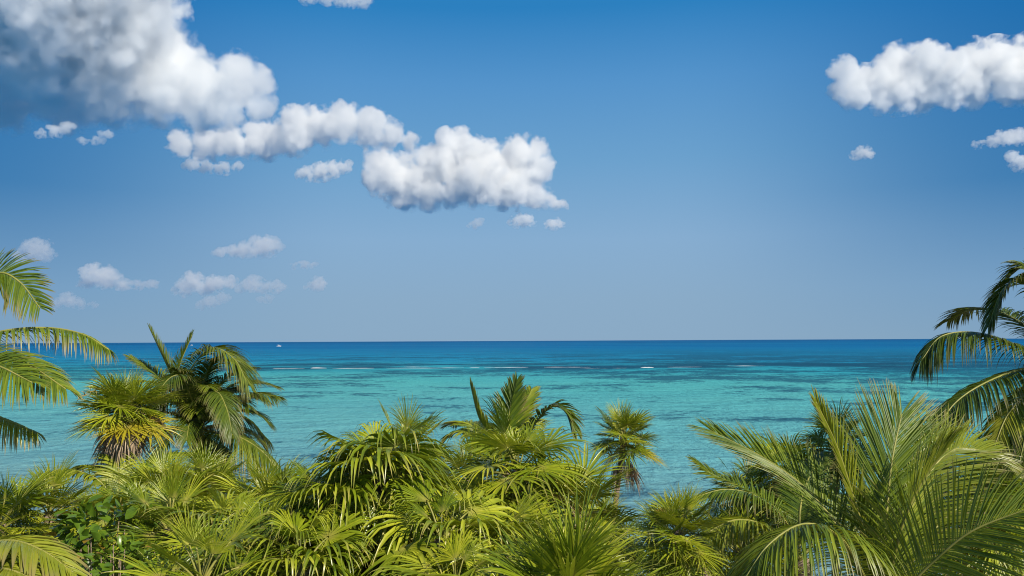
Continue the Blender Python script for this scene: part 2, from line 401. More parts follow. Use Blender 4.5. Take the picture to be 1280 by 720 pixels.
class Leafage:
    """Collects vertices, faces, material slots and the 'tint' attribute of one mesh."""
    def __init__(self): self.v, self.f, self.m, self.t = [], [], [], []
    def strip(self, rows, tints, mi=0):
        """rows: 3-vertex cross-sections, the last may be a single tip vertex."""
        o = []
        for r, t in zip(rows, tints):
            o.append([len(self.v) + i for i in range(len(r))])
            self.v += [tuple(p) for p in r]; self.t += [t] * len(r)
        for a, b_ in zip(o, o[1:]):
            if len(b_) == 1:
                for i in range(len(a) - 1): self.f.append((a[i], a[i + 1], b_[0])); self.m.append(mi)
            else:
                for i in range(len(a) - 1): self.f.append((a[i], a[i + 1], b_[i + 1], b_[i])); self.m.append(mi)
    def tube(self, pts, radii, n=6, mi=0, tint=(0, .5, 0)):
        prev = None; first = None
        up = Vector((0.31, 0.2, 0.93))
        for i, (p, r) in enumerate(zip(pts, radii)):
            p = Vector(p)
            d = (Vector(pts[min(i + 1, len(pts) - 1)]) - Vector(pts[max(i - 1, 0)])).normalized()
            a = d.cross(up)
            if a.length < 1e-3: a = d.cross(Vector((1, 0, 0)))
            a.normalize(); c = a.cross(d)
            o = len(self.v)
            for k in range(n):
                w = 2 * pi * k / n
                self.v.append(tuple(p + (a * cos(w) + c * sin(w)) * r)); self.t.append(tint)
            if prev is not None:
                for k in range(n):
                    self.f.append((prev + k, prev + (k + 1) % n, o + (k + 1) % n, o + k)); self.m.append(mi)
            else: self.f.append(tuple(range(o, o + n))[::-1]); self.m.append(mi)
            prev = o
        self.f.append(tuple(range(prev, prev + n))); self.m.append(mi)
    def mesh(self, name, mats):
        me = mesh(name, self.v, self.f, mats, self.m)
        a = me.attributes.new('tint', 'FLOAT_VECTOR', 'POINT')
        a.data.foreach_set('vector', [c for t in self.t for c in t])
        return me

def curve_pts(P, n):
    """Catmull-Rom through P, n+1 samples."""
    P = [Vector(p) for p in P]
    P = [P[0] * 2 - P[1]] + P + [P[-1] * 2 - P[-2]]
    out = []
    segs = len(P) - 3
    for i in range(n + 1):
        s = i / n * segs; k = min(int(s), segs - 1); t = s - k
        a, b_, c, d = P[k:k + 4]
        out.append(0.5 * ((2 * b_) + (c - a) * t + (2 * a - 5 * b_ + 4 * c - d) * t * t + (3 * b_ - a - 3 * c + d) * t ** 3))
    return out

# ------------------------------------------------------------------ fan palms
def fan_template(elev, droop, seed, blade=0.60, petiole=0.45, segs=44, half=150, dead=False, wide=1.0, dry=0.1, jf=0.30):
    """One palmate leaf leaving the crown at the origin towards +X; returns (blade mesh, stalk mesh). droop: 0 stiff .. 1 limp."""
    rn = random.Random(seed)
    e = R(elev)
    pts, p, a = [Vector((0, 0, 0))], Vector((0, 0, 0)), e
    nst = 6
    for i in range(nst):
        a -= (0.10 + 0.16 * droop) * max(0.25, cos(e)) * (1 if elev > -50 else 0.4)
        p = p + Vector((cos(a), 0, sin(a))) * (petiole / nst); pts.append(p)
    st = Leafage()
    st.tube(pts, [0.016 - 0.008 * i / nst for i in range(nst + 1)], 5)
    H = pts[-1]
    a -= R(6 + 16 * droop)
    f = Vector((cos(a), 0, sin(a))); n = Vector((-sin(a), 0, cos(a))); s = Vector((0, 1, 0))
    # the blade twists and tips a little on its stalk
    q = Matrix.Rotation(rn.uniform(-0.45, 0.45), 3, f) @ Matrix.Rotation(rn.uniform(-0.2, 0.2), 3, s)
    f, n, s = q @ f, q @ n, q @ s
    L = Leafage()
    th = R(half)
    cup = rn.uniform(0.05, 0.28) if not dead else 0.6
    ts = (0.03, jf * 0.55, jf, jf + 0.22 * (1 - jf), jf + 0.45 * (1 - jf), jf + 0.66 * (1 - jf), jf + 0.85 * (1 - jf), 1.0)
    dth = 2 * th / segs
    for k in range(segs):
        t0 = -th + dth * (k + 0.5) + rn.uniform(-0.25, 0.25) * dth
        u = f * cos(t0) + s * sin(t0)
        w = s * cos(t0) - f * sin(t0)
        back = abs(t0) / th
        r = blade * (1 - 0.36 * back ** 1.6) * rn.uniform(0.90, 1.06)
        if rn.random() < 0.08: r *= rn.uniform(0.45, 0.8)
        dr = droop * rn.uniform(0.75, 1.25) * 0.62 + (0.03 if not dead else 0.2)
        lean = rn.uniform(-0.13, 0.13)
        bend = rn.uniform(0.30, 0.66)
        rows, tints = [], []
        rv = rn.random(); dryv = 1.0 if rn.random() < dry else 0.0
        wj = blade * jf * math.tan(dth / 2) * 1.02 * wide; tw = rn.uniform(-0.7, 0.7)
        for t in ts:
            g = max(0.0, t - bend * 0.75) / (1 - bend * 0.75)
            c = H + u * (r * (t - 0.28 * dr * g * g)) + n * (cup * r * t * (0.35 + 0.65 * min(1, t * 1.6)) * 0.6) + w * (lean * r * t * t)
            c.z -= dr * r * g * g * 0.92 + 0.10 * droop * r * t * t
            if t <= jf: hw = r * t * math.tan(dth / 2) * 1.02
            else:
                x = (t - jf) / (1 - jf)
                hw = wj * (1 + 1.1 * x * (1 - x)) * (1 - x ** 2.0)
            fold = hw * (0.45 if t < 0.5 else 0.7)
            q_ = tw * max(0.0, t - jf); w2 = w * cos(q_) + n * sin(q_); n2 = n * cos(q_) - w * sin(q_)
            tint = (t, rv, max(0.0, 1 - t * 5) * 0.8 + dryv * max(0.0, t - 0.55) * 2.0 + 0.75 * max(0.0, t - 0.84) / 0.16)
            if t < 1: rows.append((c - w2 * hw + n2 * fold * 0.5, c - n2 * fold * 0.5, c + w2 * hw + n2 * fold * 0.5))
            else: rows.append((c,))
            tints.append(tint)
        L.strip(rows, tints)
    return L, st

FAN = {}
def fan_set(style):
    """Leaf shapes of one style by elevation; every palm of the style shares them."""
    if style in FAN: return FAN[style]
    pr = {'stiff': dict(droop=0.16, segs=34, half=150, jf=0.19, wide=1.15, dry=0.16), 'upright': dict(droop=0.10, segs=26, half=110, blade=0.82, jf=0.20, wide=1.2),
          'limp': dict(droop=0.66, segs=30, half=140, blade=0.76, petiole=0.42, wide=1.35, jf=0.22, dry=0.14), 'loose': dict(droop=0.34, segs=30, half=145, blade=0.68, wide=1.25, jf=0.19, dry=0.16)}[style]
    S_ = {}
    for el in (82, 62, 40, 18, -6, -30, -52):
        S_[el] = []
        for k in range(6):
            kw = dict(pr)
            if el == 82: kw['half'] = 70 if k else 16
            if el <= -30: kw['dry'] = 0.35
            L, st = fan_template(el, seed=(el + 90) * 10 + k + 1000 * sum(map(ord, style)), **kw)
            S_[el].append((L.mesh('fan_leaf', [M_FAN]), st.mesh('leaf_stalk', [M_STALK]), L.mesh('fan_leaf', [M_FANY])))
    FAN[style] = S_
    return S_
DEADSET = []
def dead_set():
    if not DEADSET:
        for k in range(4):
            L, st = fan_template((14, 0, -16, -34)[k], 0.6, 700 + k, blade=0.62, petiole=0.40, segs=34, half=80, dead=True, wide=1.25)
            DEADSET.append((L.mesh('dead_leaf', [M_DEAD]), st.mesh('leaf_stalk', [M_DEAD])))
    return DEADSET

def trunk_mesh(name, top, base, r0, r1, bow, seed, mats):
    rn = random.Random(seed)
    n = 14
    P = curve_pts([base, (Vector(base) + Vector(top)) * 0.5 + Vector(bow), top], n)
    L = Leafage()
    rad = [r1 + (r0 - r1) * (1 - i / n) ** 1.5 + rn.uniform(-0.004, 0.004) for i in range(n + 1)]
    rad[-1] *= 1.25; rad[-2] *= 1.15
    L.tube(P, rad, 10)
    return L.mesh(name, mats)

GROUP_FAN = 'fan palms crowding the dune'
PALMS = []
def fan_palm(label, px, py, d, style='loose', size=1.0, n=20, dead=0, yellow=1, lo=-45, hi=85, lean=(0, 0), subs=None, flower=0, dense=1.75, dead_lo=0.1, dead_size=1.0, dead_from=0, gap=None, seed=None, dead_at=None, first=0.0):
    """A fan palm whose growing point is seen at pixel (px, py), d metres out."""
    seed = len(PALMS) * 31 + 3 if seed is None else seed
    rn = random.Random(seed)
    crown = at(px, py, d)
    bx, by = crown.x + lean[0], crown.y + lean[1]
    bz = sand_z(bx, by) - 0.15
    root = empty('fan_palm', (bx, by, bz))
    tag(root, label, 'palm', GROUP_FAN)
    PALMS.append(root)
    top = crown - root.location
    link('trunk', trunk_mesh('trunk', top, Vector((0, 0, 0)), 0.075 * size ** 0.5 + 0.01, 0.055 * size ** 0.5, (rn.uniform(-.1, .1) + lean[0] * 0.1, 0, 0), seed, [M_BARK]), root)
    T = fan_set(style); keys = sorted(T)
    subs = d < 12 if subs is None else subs
    n = int(n * dense)
    for i in range(n):
        fr = i / max(1, n - 1)
        el = hi - (hi - lo) * fr ** 0.9 + rn.uniform(-8, 8)
        key = min(keys, key=lambda k: abs(k - el))
        me, st, ye = T[key][rn.randrange(6)]
        if i >= n - yellow: me = ye
        o = link('fan_leaf', me, root)
        o.location = top + Vector((0, 0, -0.05 - 0.18 * fr))
        az = first + i * 2.39996 + rn.uniform(-0.35, 0.35)
        if gap and el < 12 and gap[0] < az % 6.2832 < gap[1]: continue
        s = size * rn.uniform(0.80, 1.12) * (0.82 if key == 82 and i < 2 else 1)
        o.rotation_euler = (rn.uniform(-0.14, 0.14), R(key - el) , az)
        o.scale = (s * rn.uniform(0.92, 1.08), s * rn.uniform(0.82, 1.14), s)
        if subs: link('leaf_stalk', st, o)
        else:
            link('leaf_stalk', st, o)
    for i in range(dead):
        me, st = dead_set()[rn.randrange(dead_from, 4)]
        o = link('dead_leaf', me, root)
        az = dead_at[i % len(dead_at)] if dead_at else i * 2.39996 + rn.uniform(-.4, .4)
        o.location = top + Vector((0, 0, -dead_lo - 0.10 * rn.random()))
        s = size * dead_size * rn.uniform(0.6, 1.2)
        o.rotation_euler = (0, rn.uniform(-0.15, 0.12), az); o.scale = (s, s, s)
        link('leaf_stalk', st, o)
    for i in range(flower):
        L = Leafage()
        az = rn.uniform(0, 6.28); ln = size * rn.uniform(0.5, 0.8)
        dirv = Vector((cos(az), sin(az), 0))
        P = curve_pts([(0, 0, 0), dirv * ln * 0.5 + Vector((0, 0, ln * 0.5)), dirv * ln + Vector((0, 0, ln * 0.3))], 8)
        L.tube(P, [0.012 - 0.001 * k for k in range(9)], 5)
        for k in range(4, 9):
            for q in range(5):
                dv = Vector((rn.gauss(0, 1), rn.gauss(0, 1), rn.gauss(0, .6))).normalized() * 0.13 * size
                L.tube([P[k], P[k] + dv * 0.5 + Vector((0, 0, .01)), P[k] + dv - Vector((0, 0, .03))], [0.006, 0.005, 0.003], 4)
        o = link('flower_stalk', L.mesh('flower_stalk', [M_FLOWER]), root); o.location = top
    return root

# ------------------------------------------------------------------ coconut palms
def frond_meshes(P, leaflet=0.6, gap=0.026, droop=0.35, vee=0.35, roll=0.0, width=0.02, dry=0.15, start=0.14, seed=0, bare=0.0, hint=None, rib=0.017, a0=68, a1=26):
    """A pinnate frond along the points P (local); returns (leaflets, midrib)."""
    rn = random.Random(seed)
    N = 40
    C = curve_pts(P, N)
    ln = sum((b_ - a).length for a, b_ in zip(C, C[1:]))
    R_ = Leafage()
    R_.tube(C, [rib * (1 - 0.86 * (i / N)) + 0.0025 for i in range(N + 1)], 6)
    L = Leafage()
    cnt = int(ln * (1 - start) / gap)
    up0 = Vector((0, 0, 1))
    if hint is not None: up0 = (up0 * 0.25 + Vector(hint)).normalized()
    for k in range(cnt):
        t = start + (1 - start) * (k + 0.5) / cnt
        s = t * N; i = min(int(s), N - 1)
        p = C[i].lerp(C[i + 1], s - i)
        T = (C[min(i + 2, N)] - C[max(i - 1, 0)]).normalized()
        Nn = (up0 - T * up0.dot(T)).normalized()
        Nn = Matrix.Rotation(roll, 3, T) @ Nn
        B = T.cross(Nn)
        x = (t - start) / (1 - start)
        prof = max(0.12, sin(pi * (0.16 + 0.74 * x)) ** 0.75)
        for sg in (-1, 1):
            if rn.random() < bare: continue
            lf = leaflet * prof * rn.uniform(0.9, 1.07)
            a = R(a0 + (a1 - a0) * x + rn.uniform(-5, 5))
            v = vee * (1 - 0.4 * x) + rn.uniform(-0.1, 0.1)
            dv = T * cos(a) + (B * sg * cos(v) + Nn * sin(v)) * sin(a)
            wv = dv.cross(Nn); wv.normalize()
            nv = wv.cross(dv)
            dr = droop * rn.uniform(0.7, 1.3)
            rv = rn.random(); dt = rn.random() < dry
            rows, tints = [], []
            cl = [(0.0, .45), (.2, 1.0), (.45, .95), (.7, .7), (.88, .4), (1.0, 0)]
            for u, wd in cl:
                c = p + dv * (lf * (u - 0.25 * dr * u * u * u)) + Vector((0, 0, -1)) * (dr * lf * u * u)
                hw = width * wd * (0.75 + 0.25 * prof)
                tip = max(0.0, u - 0.45) * 1.8 if dt else max(0.0, u - 0.78) * 3.2
                tints.append((u, rv, min(1, tip)))
                rows.append((c - wv * hw + nv * hw * .45, c - nv * hw * .35, c + wv * hw + nv * hw * .45) if u < 1 else (c,))
            L.strip(rows, tints)
    return L, R_

def coco_palm(label, crown_px, fronds, extra=(), base_shift=(0, 0), trunk_r=0.11, kw=None, leaf=None, group='coconut palms on the dune'):
    """fronds: dicts of explicit midribs in (px, py, d); extra: (azimuth deg, elev deg, length, droop) fronds."""
    kw = kw or {}
    crown = at(*crown_px)
    bx, by = crown.x + base_shift[0], crown.y + base_shift[1]
    root = empty('coconut_palm', (bx, by, sand_z(bx, by) - 0.2))
    tag(root, label, 'palm', group)
    top = crown - root.location
    link('trunk', trunk_mesh('trunk', top, Vector((0, 0, 0)), trunk_r * 1.5, trunk_r, (0.15, 0, 0), 5, [M_BARK]), root)
    for j, f in enumerate(fronds):
        f = dict(f); P = [at(*q) - root.location for q in f.pop('p')]
        P = [top] + P
        mat = M_COCOY if f.pop('yellow', False) else (leaf or M_COCO)
        lab = f.pop('label', None)
        a = dict(kw); a.update(f); a.setdefault('seed', int(crown_px[0]) * 7 + j)
        L, rb = frond_meshes(P, **a)
        o = link('frond', L.mesh('frond', [mat]), root)
        if lab: o['label'] = lab
        link('midrib', rb.mesh('midrib', [M_STALK]), o)
    for j, (az, el, ln, dr) in enumerate(extra):
        az, e = R(az), R(el)
        h = Vector((cos(az), sin(az), 0)); P, p = [Vector((0, 0, 0))], Vector((0, 0, 0))
        for i in range(5):
            p = p + (h * cos(e) + Vector((0, 0, sin(e)))) * (ln / 5); e -= dr / 5 * (0.6 + 0.3 * i)
            P.append(p)
        a = dict(kw); a['seed'] = int(crown_px[0]) * 7 + 50 + j
        L, rb = frond_meshes([top + q for q in P], **a)
        o = link('frond', L.mesh('frond', [leaf or M_COCO]), root)
        link('midrib', rb.mesh('midrib', [M_STALK]), o)
    return root

# ------------------------------------------------------------------ broad leaved shrubs
def broad_shrub(label, px, py, d, r=0.5, n=180, leaf=0.16, seed=0):
    rn = random.Random(seed)
    c = at(px, py, d)
    root = empty('broadleaf_shrub', (c.x, c.y, sand_z(c.x, c.y) - 0.1))
    tag(root, label, 'shrub', 'broad leaved shrubs among the palms')
    top = c - root.location
    ST, L = Leafage(), Leafage()
    for i in range(n):
        dv = Vector((rn.gauss(0, 1), rn.gauss(0, 1), rn.gauss(0.25, 0.8))).normalized()
        p = top + Vector((dv.x * r, dv.y * r, dv.z * r * 0.75)) * rn.uniform(0.55, 1.05)
        if i % 9 == 0: ST.tube(curve_pts([(rn.uniform(-.05, .05), rn.uniform(-.05, .05), 0), top * 0.6 + Vector((dv.x, dv.y, 0)) * 0.1, p], 7), [0.02 - 0.0022 * k for k in range(8)], 5)
        ax = (dv + Vector((rn.gauss(0, .5), rn.gauss(0, .5), rn.gauss(-.1, .4)))).normalized()
        nn = (Vector((0, 0, 1)) + dv * 0.6 + Vector((rn.gauss(0, .35), rn.gauss(0, .35), 0))).normalized()
        w = ax.cross(nn).normalized(); nn = w.cross(ax)
        ln = leaf * rn.uniform(0.7, 1.2); rv = rn.random(); dry = 1.0 if rn.random() < 0.04 else 0.0
        rows, tints = [], []
        for u, wd in ((0, .08), (.12, .5), (.35, .95), (.6, .95), (.82, .6), (1, 0)):
            q = p + ax * (ln * u) + nn * (-0.22 * ln * u * u)
            hw = ln * 0.30 * wd
            rows.append((q - w * hw + nn * hw * .35, q, q + w * hw + nn * hw * .35) if u < 1 else (q,)); tints.append((u, rv, dry))
        L.strip(rows, tints)
    link('stem', ST.mesh('stem', [M_BARK]), root)
    link('foliage', L.mesh('foliage', [M_BROAD]), root)
    return root
# ------------------------------------------------------------------ coconut palms
coco_palm('coconut palm beyond the left edge, its arching fronds hanging into the photo over the sea', (-95, 462, 8.0), [
    dict(p=[(-45, 372, 8.1), (-5, 342, 8.0), (24, 352, 7.9), (50, 385, 7.7)], leaflet=0.44, droop=0.2, vee=0.2, hint=(0.1, -1, 0.3), a0=60, a1=30, dry=0.35),
    dict(p=[(-50, 432, 7.9), (5, 414, 7.8), (60, 410, 7.8), (104, 418, 7.7), (136, 437, 7.6)], leaflet=0.30, droop=0.8, vee=0.1, dry=0.85, bare=0.10, label='arching frond with drying brown leaflet tips'),
    dict(p=[(-50, 456, 7.7), (-5, 448, 7.4), (38, 458, 7.2), (82, 486, 7.0)], leaflet=0.44, droop=0.35, vee=0.1, hint=(0.1, -0.6, 0.8), a0=58, a1=24, dry=0.2),
    dict(p=[(-55, 455, 7.6), (-10, 455, 7.2), (40, 478, 6.9)], leaflet=0.5, droop=0.3, vee=0.2, hint=(0, -1, 0.6), dry=0.2),
    dict(p=[(-50, 505, 7.8), (0, 522, 7.6), (46, 541, 7.4)], leaflet=0.30, droop=0.8, vee=0.0, dry=0.7, yellow=True, label='lowest frond, half dried to straw'),
], extra=[(150, 50, 2.4, 1.4), (200, 35, 2.4, 1.4), (110, 60, 2.4, 1.2), (250, 30, 2.3, 1.4), (180, 75, 2.2, 0.9)], base_shift=(-0.6, 0.3), kw=dict(gap=0.024, width=0.0095))

coco_palm('coconut palm with drooping fronds right behind the shaggy tall fan palm', (246, 538, 18.0), [
    dict(p=[(217, 475, 18), (187, 411, 18)], leaflet=0.47, droop=0.1, vee=0.9, a0=40, a1=18),
    dict(p=[(205, 478, 18.3), (163, 446, 18.5)], leaflet=0.56, droop=0.25, vee=0.5),
    dict(p=[(222, 475, 18), (240, 418, 18)], leaflet=0.47, droop=0.2, vee=0.7, a0=45, a1=20),
    dict(p=[(232, 478, 17.6), (262, 436, 17.3), (292, 448, 17.1), (309, 478, 17)], leaflet=0.84, droop=0.5, vee=0.3),
    dict(p=[(252, 480, 18.5), (284, 450, 18.6), (300, 470, 18.7)], leaflet=0.62, droop=0.5, vee=0.2),
    dict(p=[(274, 512, 17.6), (312, 493, 17.3), (344, 495, 17.1)], leaflet=0.74, droop=0.45, vee=0.3),
    dict(p=[(272, 515, 18.6), (306, 522, 18.8), (334, 548, 19)], leaflet=0.74, droop=0.6, vee=0.2),
    dict(p=[(270, 540, 17), (296, 545, 16.6), (325, 562, 16.4), (350, 590, 16.2)], leaflet=0.74, droop=0.85, vee=0.1, dry=0.85, label='drooping frond with browned leaflets'),
    dict(p=[(262, 552, 17), (276, 560, 16.6), (284, 592, 16.4)], leaflet=0.47, droop=0.8, vee=0.0, dry=0.9),
    dict(p=[(225, 500, 17.4), (198, 505, 17), (180, 540, 16.8)], leaflet=0.56, droop=0.6, vee=0.2),
    dict(p=[(240, 500, 17), (225, 470, 16.4), (205, 480, 16), (196, 510, 15.8)], leaflet=0.56, droop=0.5, vee=0.2),
    dict(p=[(250, 510, 17), (270, 490, 16.5), (283, 510, 16), (290, 540, 15.8)], leaflet=0.56, droop=0.5, vee=0.2),
], extra=[(90, 40, 1.67, 1.4), (60, 55, 1.67, 1.2), (120, 30, 1.67, 1.4), (-30, 62, 1.73, 1.3), (-70, 50, 1.67, 1.5), (-110, 60, 1.67, 1.4), (10, 35, 1.73, 1.5), (-20, 15, 1.67, 1.5), (-60, 10, 1.61, 1.4), (-100, 15, 1.61, 1.4), (30, 66, 1.73, 1.2), (150, 55, 1.61, 1.4), (0, 52, 1.79, 1.4), (-45, 35, 1.73, 1.5), (20, 8, 1.67, 1.3), (-90, 74, 2.0, 1.2), (-50, 78, 2.1, 1.1), (-15, 70, 2.1, 1.2), (-140, 66, 1.9, 1.3), (-120, 38, 1.9, 1.5), (-75, 30, 1.9, 1.5), (-35, 48, 2.1, 1.5), (20, 58, 2.1, 1.4), (-60, 62, 2.0, 1.4)], trunk_r=0.10, leaf=M_COCO_DARK_SHADE, kw=dict(gap=0.020, width=0.0115))

coco_palm('low coconut palm half buried under fan palms, one frond arching left by the water', (150, 632, 14.0), [
    dict(p=[(122, 600, 14), (88, 588, 13.8), (52, 597, 13.6), (28, 622, 13.5)], leaflet=0.5, droop=0.6, vee=0.2),
    dict(p=[(140, 600, 14.4), (112, 582, 14.8), (78, 590, 15)], leaflet=0.45, droop=0.5, vee=0.3),
    dict(p=[(165, 605, 14), (190, 598, 13.8), (222, 612, 13.6)], leaflet=0.45, droop=0.6, vee=0.2),
], extra=[(60, 50, 1.8, 1.3), (120, 50, 1.8, 1.3)], kw=dict(gap=0.034, width=0.022))

coco_palm('coconut palm off the lower left corner, its yellow frond sagging across broad leaves', (-90, 735, 6.2), [
    dict(p=[(-40, 690, 6.1), (10, 676, 6.0), (52, 688, 5.9), (92, 716, 5.8)], leaflet=0.40, droop=0.4, vee=0.2, dry=0.6, yellow=True),
    dict(p=[(-40, 715, 5.9), (10, 712, 5.7), (60, 735, 5.6)], leaflet=0.35, droop=0.4, vee=0.2, dry=0.7, yellow=True),
], extra=[(150, 50, 1.6, 1.3)], base_shift=(-0.4, 0))

coco_palm('coconut palm with a thin upright spear frond rising behind the middle fan palms', (632, 592, 13.0), [
    dict(p=[(612, 545, 13), (598, 520, 13), (588, 481, 13)], leaflet=0.38, droop=0.05, vee=1.0, a0=34, a1=16),
    dict(p=[(634, 548, 13), (637, 515, 13.1), (646, 478, 13.2)], leaflet=0.55, droop=0.15, vee=0.45, roll=0.3, a0=50, a1=22),
    dict(p=[(642, 550, 13.2), (652, 515, 13.5), (664, 488, 13.8)], leaflet=0.5, droop=0.2, vee=0.4),
    dict(p=[(655, 550, 12.8), (684, 512, 12.6), (704, 512, 12.5), (718, 536, 12.4)], leaflet=0.46, droop=0.35, vee=0.4),
    dict(p=[(612, 560, 13), (575, 540, 13), (545, 560, 13)], leaflet=0.46, droop=0.5, vee=0.3),
], extra=[(70, 50, 1.7, 1.2), (130, 50, 1.7, 1.2)], kw=dict(gap=0.030, width=0.021))

coco_palm('nearest coconut palm, tall ribbed fronds fanning up at the lower right', (1098, 775, 7.4), [
    dict(p=[(1066, 690, 7.5), (1018, 622, 7.8), (964, 578, 8.1), (888, 538, 8.5)], leaflet=0.70, droop=0.10, vee=0.45, hint=(0.3, -0.8, 0.6), a0=50, a1=18),
    dict(p=[(1086, 690, 7.3), (1066, 620, 7.2), (1045, 556, 7.1), (1020, 502, 7.0)], leaflet=0.42, droop=0.06, vee=0.5, hint=(0.6, -1, 0.1), a0=34, a1=14, yellow=True, label='tall pale yellow-green frond'),
    dict(p=[(1104, 700, 7.3), (1110, 620, 7.4), (1116, 570, 7.5), (1127, 518, 7.7)], leaflet=0.92, droop=0.08, vee=0.2, a0=50, a1=18, hint=(0, -1, 0.2)),
    dict(p=[(1118, 690, 7.5), (1150, 612, 7.7), (1190, 563, 7.9), (1246, 566, 8.1)], leaflet=0.78, droop=0.15, vee=0.35, hint=(0, -0.8, 0.6), a0=55, yellow=True),
    dict(p=[(1082, 725, 7.0), (1050, 672, 6.7), (1006, 655, 6.5), (962, 680, 6.3), (930, 725, 6.2)], leaflet=0.85, droop=0.75, vee=0.1, roll=0.2, a0=72),
    dict(p=[(1125, 745, 7.0), (1165, 704, 6.8), (1215, 664, 6.6), (1290, 634, 6.4)], leaflet=0.90, droop=0.18, vee=0.25, hint=(0, -0.8, 0.5)),
    dict(p=[(1112, 690, 7.9), (1140, 620, 8.3), (1165, 560, 8.8), (1180, 525, 9.2)], leaflet=0.62, droop=0.12, vee=0.4, a0=50),
    dict(p=[(1112, 720, 7.2), (1130, 650, 7.0), (1160, 590, 6.9), (1185, 560, 6.8)], leaflet=0.75, droop=0.15, vee=0.5, a0=50),
    dict(p=[(1130, 720, 7.6), (1170, 660, 7.9), (1225, 620, 8.1), (1275, 625, 8.2)], leaflet=0.6, droop=0.3, vee=0.3),
], extra=[(80, 45, 2.2, 1.2), (-60, 20, 1.8, 1.4)], kw=dict(gap=0.020, width=0.0085, dry=0.1))

coco_palm('coconut palm with two long fronds bending left over the round bushy fan palm', (1000, 700, 10.0), [
    dict(p=[(984, 655, 10), (948, 622, 9.9), (905, 612, 9.8), (858, 626, 9.7)], leaflet=0.50, droop=0.55, vee=0.2),
    dict(p=[(975, 642, 10.3), (932, 612, 10.6), (892, 594, 10.9), (868, 576, 11)], leaflet=0.50, droop=0.3, vee=0.5),
    dict(p=[(960, 660, 9.6), (920, 650, 9.4), (880, 668, 9.2)], leaflet=0.55, droop=0.6, vee=0.2),
    dict(p=[(1000, 640, 10.3), (1010, 600, 10.8), (1030, 570, 11.2)], leaflet=0.5, droop=0.2, vee=0.4),
], extra=[(70, 50, 1.9, 1.2), (20, 40, 1.8, 1.3)], kw=dict(gap=0.022, width=0.0105))

coco_palm('coconut palm beyond the right edge, dark fronds arching left across the horizon', (1345, 470, 10.0), [
    dict(p=[(1318, 385, 10), (1284, 348, 9.9), (1254, 362, 9.8), (1236, 408, 9.7)], leaflet=0.42, droop=0.4, vee=0.4, roll=0.3),
    dict(p=[(1306, 370, 10.4), (1282, 335, 10.6), (1262, 345, 10.7)], leaflet=0.45, droop=0.4, vee=0.4),
    dict(p=[(1290, 440, 9.9), (1226, 417, 9.8), (1178, 420, 9.7), (1152, 450, 9.6)], leaflet=0.50, droop=0.75, vee=0.1, dry=0.1, bare=0.08),
    dict(p=[(1290, 460, 9.7), (1235, 477, 9.4), (1190, 508, 9.2), (1170, 552, 9.0)], leaflet=0.52, droop=0.6, vee=0.1, bare=0.08),
    dict(p=[(1300, 480, 9.5), (1262, 515, 9.2), (1240, 566, 9.0)], leaflet=0.46, droop=0.5, vee=0.1, yellow=True, label='paler yellow-green frond hanging down'),
    dict(p=[(1310, 490, 9.3), (1288, 525, 9.0), (1274, 580, 8.8)], leaflet=0.46, droop=0.5, vee=0.1),
], extra=[(-20, 50, 2.6, 1.3), (30, 40, 2.6, 1.3), (60, 60, 2.5, 1.1), (100, 45, 2.5, 1.3), (-60, 40, 2.5, 1.4), (-35, 70, 2.6, 1.2), (-75, 62, 2.6, 1.2), (-5, 62, 2.6, 1.2), (-95, 50, 2.5, 1.3), (-40, 30, 2.6, 1.3), (-15, 22, 2.6, 1.2), (10, 75, 2.6, 1.0), (-110, 72, 2.4, 1.2), (-55, 78, 2.6, 1.0), (-80, 25, 2.4, 1.3), (-30, 80, 3.0, 0.7), (-60, 74, 3.0, 0.7), (-10, 72, 3.0, 0.8), (-45, 66, 3.0, 0.9), (-90, 76, 2.9, 0.7), (-130, 82, 2.8, 0.7), (-25, 58, 3.0, 0.9), (-70, 55, 2.9, 1.0), (40, 80, 2.9, 0.7)], base_shift=(0.7, 0.2), trunk_r=0.13, leaf=M_COCO_DARK_SHADE, kw=dict(gap=0.021, width=0.012))

# ------------------------------------------------------------------ fan palms that can be told apart
fan_palm('tall leaning fan palm with a thick skirt of straw coloured dead leaves', 158, 512, 15.0, 'stiff', 1.05, n=50, dead=34, yellow=7, lo=19, hi=80, dense=1, dead_lo=0.02, dead_size=0.82, lean=(-0.95, -0.2), flower=1)
fan_palm('slim fan palm standing alone against the water, dead brown leaves dangling on its trunk', 780, 546, 19.0, 'stiff', 1.02, n=42, dead=12, yellow=5, lo=6, dense=1, dead_lo=0.38, dead_size=0.8, dead_from=2, lean=(-0.55, 0), dead_at=[3.3, 0.2, -0.5, 4.6, 3.0, 0.0])
fan_palm('round bushy low fan palm at the water edge, right of the slim palm', 848, 662, 8.2, 'stiff', 0.60, n=40, dead=3, yellow=2, lo=-40, flower=1)
fan_palm('big fan palm with limp drooping leaves and a bare brown trunk, middle of the thicket', 474, 588, 8.4, 'limp', 1.0, n=28, dead=4, yellow=2, lo=-35, first=0.9, gap=(3.3, 4.9))
fan_palm('fan palm right of the limp middle one, dark leaf facing the camera', 648, 588, 9.4, 'loose', 1.0, n=24, dead=1, yellow=1, lo=-40, first=2.2)
fan_palm('fan palm with long upright blades, nearest at the bottom edge', 712, 752, 5.6, 'upright', 0.74, n=18, dead=0, yellow=0, lo=38, hi=88)
fan_palm('fan palm glowing yellow-green at the right foot of the limp palm', 552, 672, 7.6, 'limp', 0.95, n=20, dead=1, yellow=3, lo=-40, first=1.4)
fan_palm('fan palm spreading one flat leaf left of the limp palm', 402, 632, 8.2, 'limp', 0.9, n=16, dead=2, yellow=1, lo=-30, first=3.5)
fan_palm('fan palm with deep yellow leaves at the bottom edge, below the bare brown trunk', 455, 748, 6.6, 'loose', 0.75, n=12, dead=0, yellow=5, lo=-15, hi=40)
